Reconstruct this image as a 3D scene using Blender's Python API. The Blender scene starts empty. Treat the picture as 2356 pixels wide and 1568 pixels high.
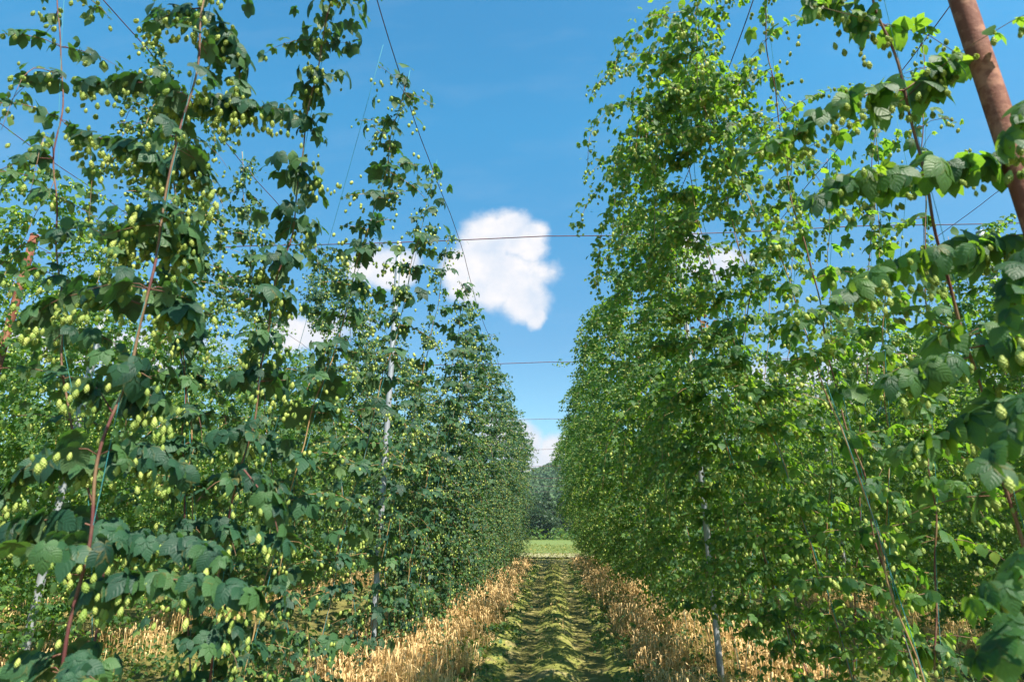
import bpy, math, random
import numpy as np
from mathutils import Vector, Matrix

# ------------------------------------------------------------------ camera, world, sun
SC = bpy.context.scene
COL = SC.collection
R = math.radians
W0, H0, F0 = 2356.0, 1568.0, 1321.0          # measuring size of the photograph and focal length in its pixels
PITCH, YAW, CAMZ = R(17.87), R(3.79), 1.6
CAMP = np.array([0.0, 0.0, CAMZ])
FWD = np.array([-math.sin(YAW)*math.cos(PITCH), math.cos(YAW)*math.cos(PITCH), math.sin(PITCH)])
RGT = np.array([math.cos(YAW), math.sin(YAW), 0.0])
UPV = np.array([math.sin(YAW)*math.sin(PITCH), -math.cos(YAW)*math.sin(PITCH), math.cos(PITCH)])

cd = bpy.data.cameras.new('camera')
cd.sensor_width = 36; cd.lens = 36*F0/W0
cd.clip_start = 0.05; cd.clip_end = 3000
cd.dof.use_dof = True; cd.dof.focus_distance = 8.5; cd.dof.aperture_fstop = 2.6
cam = bpy.data.objects.new('camera', cd); COL.objects.link(cam)
cam.location = (0, 0, CAMZ); cam.rotation_euler = (math.pi/2+PITCH, 0, YAW)
SC.camera = cam

SUN_EL, SUN_AZ = R(54), R(140)               # azimuth clockwise from +Y (the rows run along +Y)
SUN = np.array([math.sin(SUN_AZ)*math.cos(SUN_EL), math.cos(SUN_AZ)*math.cos(SUN_EL), math.sin(SUN_EL)])
sl = bpy.data.lights.new('sun', 'SUN'); sl.energy = 5.0; sl.angle = R(0.53); sl.color = (1.0, 0.93, 0.80)
so = bpy.data.objects.new('sun', sl); COL.objects.link(so)
so.rotation_euler = Vector(SUN).to_track_quat('Z', 'Y').to_euler()
SC.view_settings.view_transform = 'Standard'; SC.view_settings.look = 'None'
SC.view_settings.exposure = 1.3; SC.view_settings.gamma = 1
SC.cycles.max_bounces = 7; SC.cycles.diffuse_bounces = 2; SC.cycles.glossy_bounces = 2
SC.cycles.transmission_bounces = 4; SC.cycles.transparent_max_bounces = 4
SC.cycles.use_denoising = True

def ray(px, py):
    return FWD + RGT*((px-W0/2)/F0) - UPV*((py-H0/2)/F0)
def onX(px, py, X):
    d = ray(px, py); return CAMP + d*(X/d[0])
def onY(px, py, Y):
    d = ray(px, py); return CAMP + d*(Y/d[1])

class NT:
    """tiny node helper"""
    def __init__(s, tree): s.t = tree; tree.nodes.clear()
    def n(s, kind, **kw):
        nd = s.t.nodes.new(kind)
        for k, v in kw.items():
            if k.startswith('i_'):
                key = k[2:]; key = int(key) if key.isdigit() else key.replace('_', ' ')
                nd.inputs[key].default_value = v
            else: setattr(nd, k, v)
        return nd
    def l(s, a, b): s.t.links.new(a, b)
    def math(s, op, a, b=None, c=None, clamp=False):
        nd = s.t.nodes.new('ShaderNodeMath'); nd.operation = op; nd.use_clamp = clamp
        for i, v in enumerate((a, b, c)):
            if v is None: continue
            if isinstance(v, (int, float)): nd.inputs[i].default_value = v
            else: s.l(v, nd.inputs[i])
        return nd.outputs[0]
    def vmath(s, op, a, b=None):
        nd = s.t.nodes.new('ShaderNodeVectorMath'); nd.operation = op
        for i, v in enumerate((a, b)):
            if v is None: continue
            if isinstance(v, (tuple, list, np.ndarray)): nd.inputs[i].default_value = tuple(float(q) for q in v)
            else: s.l(v, nd.inputs[i])
        return nd
    def ramp(s, fac, stops, interp='LINEAR'):
        nd = s.t.nodes.new('ShaderNodeValToRGB'); nd.color_ramp.interpolation = interp
        e = nd.color_ramp.elements
        while len(e) < len(stops): e.new(0.5)
        for el, (p, c) in zip(e, stops):
            el.position = p; el.color = tuple(c)+(1,) if len(c) == 3 else c
        s.l(fac, nd.inputs[0]); return nd.outputs[0]
    def mix(s, fac, a, b, blend='MIX'):
        nd = s.t.nodes.new('ShaderNodeMix'); nd.data_type = 'RGBA'; nd.blend_type = blend
        for sock, v in ((nd.inputs[0], fac), (nd.inputs[6], a), (nd.inputs[7], b)):
            if isinstance(v, (int, float)): sock.default_value = v
            elif isinstance(v, tuple): sock.default_value = v+(1,) if len(v) == 3 else v
            else: s.l(v, sock)
        return nd.outputs[2]
    def noise(s, vec, scale, detail=3, rough=0.5):
        nd = s.t.nodes.new('ShaderNodeTexNoise')
        nd.inputs['Scale'].default_value = scale; nd.inputs['Detail'].default_value = detail
        nd.inputs['Roughness'].default_value = rough
        if vec is not None: s.l(vec, nd.inputs['Vector'])
        return nd.outputs[0]

# ---- world: Nishita sky with cumulus clouds laid out by compass direction
world = bpy.data.worlds.new('World'); SC.world = world; world.use_nodes = True
g = NT(world.node_tree)
sky = g.n('ShaderNodeTexSky'); sky.sky_type = 'NISHITA'; sky.sun_disc = False
sky.sun_elevation = SUN_EL; sky.sun_rotation = SUN_AZ
sky.altitude = 200; sky.air_density = 1.0; sky.dust_density = 0.5; sky.ozone_density = 2.5
tc = g.n('ShaderNodeTexCoord').outputs['Generated']
dirn = g.vmath('NORMALIZE', tc).outputs[0]
# fixed gnomonic chart of the northern sky: (east / north, up / north)
sep = g.n('ShaderNodeSeparateXYZ'); g.l(dirn, sep.inputs[0])
ny = g.math('MAXIMUM', sep.outputs[1], 0.05)
U = g.math('DIVIDE', sep.outputs[0], ny); V = g.math('DIVIDE', sep.outputs[2], ny)
comb = g.n('ShaderNodeCombineXYZ'); g.l(U, comb.inputs[0]); g.l(V, comb.inputs[1])
chart = comb.outputs[0]
warp = g.n('ShaderNodeTexNoise'); warp.inputs['Scale'].default_value = 9; warp.inputs['Detail'].default_value = 5
g.l(chart, warp.inputs['Vector'])
wv = g.vmath('SUBTRACT', warp.outputs['Color'], (0.5, 0.5, 0.5)).outputs[0]
sc_ = g.n('ShaderNodeVectorMath', operation='SCALE'); g.l(wv, sc_.inputs[0]); sc_.inputs['Scale'].default_value = 0.05
wchart = g.vmath('ADD', chart, sc_.outputs[0]).outputs[0]
def uv(px, py):
    d = ray(px, py); return d[0]/d[1], d[2]/d[1]
# cloud lobes: centre px, py, half width, half height (photo pixels), strength
LOBES = [(1112,560,62,66,1),(1180,540,50,52,1),(1222,560,40,52,1),(1152,640,108,60,1),(1205,690,58,42,1),(1228,722,26,26,.9),
         (1075,610,58,50,1),(1105,650,66,44,1),(885,610,70,42,1),(850,612,58,30,1),(905,640,52,30,.9),
         (1640,600,85,34,.75),(1580,560,40,40,.6),
         (1850,900,170,66,1),(1960,860,100,46,1),(2120,800,60,34,.9),(1740,960,130,50,.9),(2230,900,140,60,.8),
         (250,800,230,34,.8),(340,860,60,34,1),(60,780,140,40,.7),(700,760,120,40,.7),
         (1195,1030,56,60,1.1),(1285,1050,54,52,1.1),(1245,1080,60,36,1),(1235,1110,90,40,1),(1000,1120,160,60,.8),(1500,1100,200,70,.8),(1130,1000,50,40,.7),(700,1050,250,60,.6)]
cur = None
for (px, py, a, b, s) in LOBES:
    u0, v0 = uv(px, py); u1, _ = uv(px+a, py); _, v1 = uv(px, py-b)
    d = g.vmath('SUBTRACT', wchart, (u0, v0, 0)).outputs[0]
    d = g.vmath('MULTIPLY', d, (1/abs(u1-u0), 1/abs(v1-v0), 0)).outputs[0]
    ln = g.vmath('LENGTH', d).outputs['Value']
    f = g.math('SUBTRACT', 1.12, ln); f = g.math('MULTIPLY', f, s) if s != 1 else f
    cur = f if cur is None else g.math('MAXIMUM', cur, f)
n1 = g.noise(chart, 17, 10, 0.66)
dens = g.math('ADD', cur, g.math('MULTIPLY', g.math('SUBTRACT', n1, 0.5), 1.0))
cmask = g.math('SMOOTH_MIN', 1.0, g.math('MAXIMUM', g.math('MULTIPLY', dens, 3.2), 0.0), 0.1)
cmask = g.n('ShaderNodeMapRange', interpolation_type='SMOOTHSTEP').outputs[0].node
g.l(dens, cmask.inputs[0]); cmask.inputs[1].default_value = -0.22; cmask.inputs[2].default_value = 0.44
cm = cmask.outputs[0]
wisp = g.noise(g.vmath('MULTIPLY', chart, (1.2, 3.5, 0)).outputs[0], 3.0, 6, 0.6)
wm = g.n('ShaderNodeMapRange'); g.l(wisp, wm.inputs[0]); wm.inputs[1].default_value = .5; wm.inputs[2].default_value = .85; wm.inputs[4].default_value = .07
cm2 = g.math('MAXIMUM', cm, wm.outputs[0])
n2 = g.noise(chart, 14, 6, 0.55)
ccol = g.ramp(n2, [(0.32, (5.3, 5.9, 6.9)), (0.60, (7.5, 7.25, 7.35))])
tint = g.ramp(sep.outputs[2], [(0.02, (1.15, 1.39, 1.21)), (0.30, (0.80, 1.36, 1.40)), (0.62, (0.49, 1.84, 1.97)), (0.76, (0.46, 1.74, 1.93)), (0.86, (0.30, 0.70, 0.90))])
skyt = g.mix(1.0, sky.outputs[0], tint, 'MULTIPLY')
fin = g.mix(cm2, skyt, ccol)
bg = g.n('ShaderNodeBackground'); bg.inputs['Strength'].default_value = 0.056
g.l(fin, bg.inputs[0])
wo = g.n('ShaderNodeOutputWorld'); g.l(bg.outputs[0], wo.inputs[0])

# ------------------------------------------------------------------ materials
def newmat(name):
    m = bpy.data.materials.new(name); m.use_nodes = True
    return m, NT(m.node_tree)
def finish(g, shader):
    o = g.n('ShaderNodeOutputMaterial'); g.l(shader, o.inputs[0])

def leaf_material(name, dark, mid, light, trans, transfac=.38, rough=.42, vein=0.5, spec=.45):
    m, g = newmat(name)
    at = g.n('ShaderNodeAttribute', attribute_name='tint').outputs['Fac']
    uvn = g.n('ShaderNodeUVMap', uv_map='UVMap').outputs[0]
    s = g.n('ShaderNodeSeparateXYZ'); g.l(uvn, s.inputs[0])
    u, v = s.outputs[0], s.outputs[1]                       # u: 0 at the midrib, 1 at the edge; v along the lobe
    w = g.math('SUBTRACT', g.math('MULTIPLY', v, 7.0), g.math('MULTIPLY', u, 2.2))
    fr = g.math('ABSOLUTE', g.math('SUBTRACT', g.math('FRACT', w), 0.5))      # 0 = vein
    ve = g.math('MULTIPLY', g.math('SUBTRACT', 0.16, fr), 6.0, clamp=True)
    mr = g.math('MULTIPLY', g.math('SUBTRACT', 0.10, u), 10.0, clamp=True)
    vn = g.math('MAXIMUM', ve, mr)
    col = g.ramp(at, [(0.0, dark), (0.5, mid), (0.93, light), (1.0, (light[0]*1.6, light[1]*1.15, light[2]))])
    nz = g.noise(g.n('ShaderNodeNewGeometry').outputs['Position'], 30, 3)
    col = g.mix(g.math('MULTIPLY', nz, .35), col, (mid[0]*.6, mid[1]*.65, mid[2]*.7))
    n6 = g.noise(g.n('ShaderNodeNewGeometry').outputs['Position'], 9, 4)
    edge = g.math('MULTIPLY', g.math('SUBTRACT', g.math('ADD', g.math('MULTIPLY', u, .35), n6), .86), 7.0, clamp=True)
    col = g.mix(g.math('MULTIPLY', edge, .7), col, (.16, .13, .035))
    pale = g.mix(0.4, col, (0.16, 0.24, 0.10))
    back = g.n('ShaderNodeNewGeometry').outputs['Backfacing']
    col = g.mix(back, col, pale)
    col = g.mix(g.math('MULTIPLY', vn, vein*.3), col, (mid[0]*2.0, mid[1]*1.5, mid[2]*1.6))
    p = g.n('ShaderNodeBsdfPrincipled'); g.l(col, p.inputs['Base Color'])
    p.inputs['Roughness'].default_value = rough; p.inputs['Specular IOR Level'].default_value = spec
    hb = g.math('ADD', g.math('MULTIPLY', fr, 1.3), g.math('MULTIPLY', nz, .5))
    bp = g.n('ShaderNodeBump'); bp.inputs['Strength'].default_value = vein; bp.inputs['Distance'].default_value = 0.004
    g.l(hb, bp.inputs['Height']); g.l(bp.outputs[0], p.inputs['Normal'])
    t = g.n('ShaderNodeBsdfTranslucent')
    tcol = g.mix(at, trans, (trans[0]*1.9, trans[1]*1.25, trans[2]))
    tcol = g.mix(g.math('MULTIPLY', vn, .35), tcol, (trans[0]*.4, trans[1]*.5, trans[2]*.5))
    g.l(tcol, t.inputs[0])
    mx = g.n('ShaderNodeMixShader'); mx.inputs[0].default_value = transfac
    g.l(p.outputs[0], mx.inputs[1]); g.l(t.outputs[0], mx.inputs[2]); finish(g, mx.outputs[0])
    return m

M = {}
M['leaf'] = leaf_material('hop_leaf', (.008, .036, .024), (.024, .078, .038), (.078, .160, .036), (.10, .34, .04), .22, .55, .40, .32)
M['leaf_backlit'] = leaf_material('hop_leaf_backlit', (.009, .042, .020), (.032, .098, .032), (.10, .195, .038), (.25, .58, .035), .38, .52, .36, .32)  # same hop leaf, backlight put into a lighter, yellower, more translucent colour
M['weed'] = leaf_material('weed_leaf', (.02, .07, .02), (.04, .12, .03), (.10, .17, .04), (.2, .4, .03), .3)
M['tree'] = leaf_material('tree_leaf', (.012, .035, .018), (.022, .058, .024), (.045, .085, .03), (.06, .16, .02), .2, .6)
M['hillwood'] = leaf_material('hill_foliage', (.018, .055, .020), (.040, .095, .028), (.080, .14, .035), (.06, .16, .02), .2, .7)

def simple(name, col, rough=.6, metal=0, tintcol=None, trans=None, bump=None, noise=None, spec=.4):
    m, g = newmat(name)
    p = g.n('ShaderNodeBsdfPrincipled'); p.inputs['Roughness'].default_value = rough
    p.inputs['Metallic'].default_value = metal; p.inputs['Specular IOR Level'].default_value = spec
    c = None
    tcn = g.n('ShaderNodeTexCoord').outputs['Object']
    if tintcol is not None:
        at = g.n('ShaderNodeAttribute', attribute_name='tint').outputs['Fac']
        c = g.mix(at, tuple(col), tuple(tintcol))
    if noise:
        sc, c2, lo, hi = noise
        nf = g.noise(tcn, sc, 6, .6)
        mr = g.n('ShaderNodeMapRange'); g.l(nf, mr.inputs[0]); mr.inputs[1].default_value = lo; mr.inputs[2].default_value = hi
        c = g.mix(mr.outputs[0], c if c is not None else tuple(col), tuple(c2))
    if c is None: p.inputs['Base Color'].default_value = tuple(col)+(1,)
    else: g.l(c, p.inputs['Base Color'])
    if bump:
        bp = g.n('ShaderNodeBump'); bp.inputs['Strength'].default_value = bump[1]; bp.inputs['Distance'].default_value = bump[2]
        g.l(g.noise(tcn, bump[0], 5, .6), bp.inputs['Height']); g.l(bp.outputs[0], p.inputs['Normal'])
    if trans:
        t = g.n('ShaderNodeBsdfTranslucent'); t.inputs[0].default_value = tuple(trans[0])+(1,)
        mx = g.n('ShaderNodeMixShader'); mx.inputs[0].default_value = trans[1]
        g.l(p.outputs[0], mx.inputs[1]); g.l(t.outputs[0], mx.inputs[2]); finish(g, mx.outputs[0])
    else: finish(g, p.outputs[0])
    return m
M['cone'] = simple('hop_cone', (.20, .31, .05), .6, tintcol=(.50, .56, .15), trans=((.45, .55, .10), .30))
M['stem'] = simple('bine_bark', (.20, .12, .065), .7, noise=(6, (.12, .035, .035), .42, .6), bump=(60, .4, .002))
M['stem_tan'] = simple('bine_bark_tan', (.34, .23, .10), .7, noise=(5, (.22, .09, .05), .45, .65), bump=(60, .4, .002))
M['twine'] = simple('twine', (.04, .22, .24), .7)
M['wire'] = simple('rusty_wire', (.16, .05, .05), .6, noise=(12, (.07, .03, .04), .4, .6))
M['rust'] = simple('rust', (.16, .05, .028), .8, noise=(16, (.30, .13, .08), .46, .62), bump=(70, .6, .004))
M['galv'] = simple('galvanised_steel', (.30, .32, .36), .5, .35, noise=(5, (.36, .38, .42), .35, .65), bump=(90, .1, .001))
M['straw'] = simple('straw', (.40, .24, .075), .7, tintcol=(.82, .60, .31), trans=((.72, .50, .22), .25))
M['deadleaf'] = simple('dead_leaf', (.20, .085, .04), .8, tintcol=(.30, .16, .07))
M['bark'] = simple('tree_bark', (.05, .04, .035), .9)

# ------------------------------------------------------------------ mesh tools
class Soup:
    """collects template copies and tubes, builds them as ONE mesh object"""
    def __init__(s): s.v = []; s.f = []; s.uv = []; s.t = []; s.n = 0
    def add(s, V, F, UV=None, tint=0.5):
        V = np.asarray(V, float); s.v.append(V)
        for k, A in F.items(): s.f.append((k, np.asarray(A)+s.n))
        s.uv.append(UV if UV is not None else np.zeros((len(V), 2)))
        s.t.append(np.full(len(V), tint) if np.isscalar(tint) else tint)
        s.n += len(V)
    def many(s, tmpl, pos, rot, scale, tint):
        """vectorised: rot Nx3x3, scale N or Nx3"""
        V, F, UV = tmpl; N = len(pos)
        if N == 0: return
        scale = np.asarray(scale, float)
        if scale.ndim == 1: scale = scale[:, None].repeat(3, 1)
        P = np.einsum('nij,nkj->nki', rot, V[None]*scale[:, None, :]) + pos[:, None, :]
        m = len(V); s.v.append(P.reshape(-1, 3))
        off = (np.arange(N)*m)[:, None, None] + s.n
        for k, A in F.items(): s.f.append((k, (A[None]+off).reshape(-1, k)))
        s.uv.append(np.tile(UV, (N, 1))); s.t.append(np.repeat(tint, m)); s.n += N*m
    def tube(s, pts, rad, sides=5, tint=0.5):
        pts = np.asarray(pts, float); n = len(pts)
        rad = np.full(n, rad) if np.isscalar(rad) else np.asarray(rad)
        d = np.gradient(pts, axis=0); d /= np.linalg.norm(d, axis=1)[:, None]+1e-9
        ref = np.array([1., 0, 0]) if abs(d[:, 0]).mean() < .8 else np.array([0, 1., 0])
        a = np.cross(d, ref); a /= np.linalg.norm(a, axis=1)[:, None]+1e-9; b = np.cross(d, a)
        th = np.arange(sides)*2*math.pi/sides
        V = pts[:, None] + rad[:, None, None]*(a[:, None]*np.cos(th)[None, :, None]+b[:, None]*np.sin(th)[None, :, None])
        V = V.reshape(-1, 3); i = np.arange(n-1)[:, None]*sides; j = np.arange(sides)[None]; k = (j+1) % sides
        Q = np.stack([i+j, i+k, i+sides+k, i+sides+j], -1).reshape(-1, 4)
        F = {4: Q}
        s.add(V, F, None, tint)
        base = s.n-len(V)
        s.f.append((sides, (np.arange(sides)[::-1]+base)[None])); s.f.append((sides, (np.arange(sides)+(n-1)*sides+base)[None]))
    def mesh(s, name, mats, smooth=True):
        me = bpy.data.meshes.new(name)
        V = np.concatenate(s.v); me.vertices.add(len(V)); me.vertices.foreach_set('co', V.astype(np.float32).ravel())
        L = np.concatenate([A.ravel() for k, A in s.f]).astype(np.int32)
        T = np.concatenate([np.full(len(A), k) for k, A in s.f]).astype(np.int32)
        me.loops.add(len(L)); me.loops.foreach_set('vertex_index', L)
        me.polygons.add(len(T)); me.polygons.foreach_set('loop_start', np.concatenate([[0], np.cumsum(T)[:-1]]).astype(np.int32))
        me.polygons.foreach_set('loop_total', T)
        me.polygons.foreach_set('use_smooth', np.full(len(T), smooth))
        me.update(calc_edges=True)
        U = np.concatenate(s.uv); ul = me.uv_layers.new(name='UVMap'); ul.data.foreach_set('uv', U[L].astype(np.float32).ravel())
        a = me.attributes.new('tint', 'FLOAT', 'POINT'); a.data.foreach_set('value', np.concatenate(s.t).astype(np.float32))
        me.materials.append(mats)
        return me
    def obj(s, name, mat, parent=None, smooth=True, **tags):
        o = bpy.data.objects.new(name, s.mesh(name, mat, smooth)); COL.objects.link(o)
        if parent: o.parent = parent
        for k, v in tags.items(): o[k] = v
        return o

def empty(name, loc, label, category, group=None):
    o = bpy.data.objects.new(name, None); COL.objects.link(o); o.location = loc
    o.empty_display_size = .2
    o['label'] = label; o['category'] = category
    if group: o['group'] = group
    return o

def rotm(az, pitch, roll):
    """N arrays -> Nx3x3 = Rz(az) Rx(-pitch) Ry(roll)"""
    ca, sa = np.cos(az), np.sin(az); cp, sp = np.cos(-pitch), np.sin(-pitch); cr, sr = np.cos(roll), np.sin(roll)
    n = len(az); Z = np.zeros((n, 3, 3)); X = np.zeros((n, 3, 3)); Y = np.zeros((n, 3, 3))
    Z[:, 0, 0] = ca; Z[:, 0, 1] = -sa; Z[:, 1, 0] = sa; Z[:, 1, 1] = ca; Z[:, 2, 2] = 1
    X[:, 0, 0] = 1; X[:, 1, 1] = cp; X[:, 1, 2] = -sp; X[:, 2, 1] = sp; X[:, 2, 2] = cp
    Y[:, 1, 1] = 1; Y[:, 0, 0] = cr; Y[:, 0, 2] = sr; Y[:, 2, 0] = -sr; Y[:, 2, 2] = cr
    return Z @ X @ Y

def leaf_template(lobes, seg, across, droop=.35, fold=.22, serr=0.0, cup=0.1):
    """palmate leaf of overlapping folded lobes. lobes: (angle deg, length, half width)"""
    V = []; F3 = []; F4 = []; UV = []
    for li, (ang, ln, hw) in enumerate(lobes):
        b = len(V); ca, sa = math.cos(R(ang)), math.sin(R(ang)); rows = []
        us = np.linspace(-1, 1, across*2+1)
        for k in range(seg+1):
            t = k/seg
            if k == seg: ts = 1.0; w = 0
            else:
                ts = t; w = hw*(math.sin(math.pi*min(1, (t*.95+.05))**1.18))**0.75
                if serr and k: w *= 1+serr*(1 if k % 2 else -1)
            row = []
            for u in (us if w > 0 else [0]):
                x = u*w; y = ts*ln - (abs(u)**1.5)*w*.12
                z = fold*abs(x) - cup*x*x/hw + li*0.006 - .002
                X_, Y_ = ca*x + sa*y, -sa*x + ca*y
                r2 = math.hypot(X_, Y_)
                V.append((X_, Y_, z - droop*r2*r2)); UV.append((abs(u), ts)); row.append(len(V)-1)
            rows.append(row)
        for r0, r1 in zip(rows, rows[1:]):
            if len(r1) == 1:
                for i in range(len(r0)-1): F3.append((r0[i], r0[i+1], r1[0]))
            else:
                for i in range(len(r0)-1): F4.append((r0[i], r0[i+1], r1[i+1], r1[i]))
    F = {}
    if F3: F[3] = np.array(F3)
    if F4: F[4] = np.array(F4)
    return np.array(V), F, np.array(UV)

L5 = [(0, 1, .30), (50, .86, .26), (-50, .86, .26), (104, .55, .21), (-104, .55, .21)]
L3 = [(0, 1, .34), (55, .78, .29), (-55, .78, .29)]
LEAF_H = [leaf_template(L5, 9, 2, .45, .22, .05), leaf_template([(0, 1, .36), (48, .84, .33), (-48, .84, .33), (100, .5, .24), (-100, .5, .24)], 9, 2, .65, .16, .04),
          leaf_template(L3, 9, 2, .55, .25, .05)]
LEAF_M = [leaf_template(L5, 3, 1, .45, .3), leaf_template(L3, 3, 1, .55, .3), leaf_template([(0, 1, .42)], 3, 1, .4, .3)]
LEAF_F = [leaf_template(L3, 2, 1, .5, .35), leaf_template([(0, 1, .44)], 2, 1, .4, .3)]

def cone_template(kind):
    V = []; F3 = []; F4 = []
    if kind == 'hero':
        rings = 7
        for k in range(rings):
            t = k/(rings-1); z = -0.04 - .78*t; r = .30*math.sin(math.pi*(.16+.74*t))**.8
            n = 6 if k < rings-1 else 4
            for j in range(n):
                a = 2*math.pi*(j+.5*(k % 2))/n; wa = math.pi/n*1.25
                b = len(V)
                rr = r*.62
                for (aa, rad, zz) in ((a-wa, rr, z+.05), (a+wa, rr, z+.05), (a+wa*.8, r*1.0, z-.10), (a, r*1.16, z-.24), (a-wa*.8, r*1.0, z-.10)):
                    V.append((rad*math.cos(aa), rad*math.sin(aa), zz))
                F4 += [(b, b+1, b+2, b+4)]; F3 += [(b+4, b+2, b+3)]
        V.append((0, 0, -1.0))
    else:
        n, rings = (6, 4) if kind == 'mid' else (4, 2)
        V.append((0, 0, 0))
        for k in range(rings):
            t = (k+.6)/(rings+.1); r = .33*math.sin(math.pi*(.12+.80*t))**.7
            for j in range(n):
                a = 2*math.pi*(j+.5*(k % 2))/n; V.append((r*math.cos(a), r*math.sin(a), -t))
        V.append((0, 0, -1.0)); e = len(V)-1
        for j in range(n): F3.append((0, 1+(j+1) % n, 1+j)); F3.append((e, e-n+j, e-n+(j+1) % n))
        for k in range(rings-1):
            for j in range(n):
                p, q = 1+k*n+j, 1+k*n+(j+1) % n; F4.append((p, q, q+n, p+n))
    F = {3: np.array(F3)}
    if F4: F[4] = np.array(F4)
    V = np.array(V); return V, F, np.zeros((len(V), 2))
CONE = {k: cone_template(k) for k in ('hero', 'mid', 'far')}

# ------------------------------------------------------------------ hop bines
def resample(pts, step, rng=None, wob=0.0):
    pts = np.asarray(pts, float); d = np.r_[0, np.cumsum(np.linalg.norm(np.diff(pts, axis=0), axis=1))]
    n = max(3, int(d[-1]/step)+1); s = np.linspace(0, d[-1], n)
    out = np.stack([np.interp(s, d, pts[:, i]) for i in range(3)], 1)
    if len(pts) > 2:                      # soften the corners
        for _ in range(3): out[1:-1] = .25*out[:-2]+.5*out[1:-1]+.25*out[2:]
    if wob:
        ph = rng.uniform(0, 6.28, 4)
        out[:, 0] += wob*(np.sin(s*5.1+ph[0])+.6*np.sin(s*11+ph[1])); out[:, 1] += wob*(np.sin(s*4.3+ph[2])+.6*np.sin(s*9+ph[3]))
    return out, s

HCONE = []
for k_ in range(4):
    s_ = Soup(); s_.add(*CONE['hero'], tint=.12+.25*k_); HCONE.append(s_.mesh('cone', M['cone'], False))

class Collect:
    def __init__(s): s.leaf = []; s.cone = []
    def L(s, p, az, pitch, roll, size, tint): s.leaf.append((*p, az, pitch, roll, size, tint))
    def C(s, p, size, tint, az, tilt): s.cone.append((*p, size, tint, az, tilt))

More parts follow.
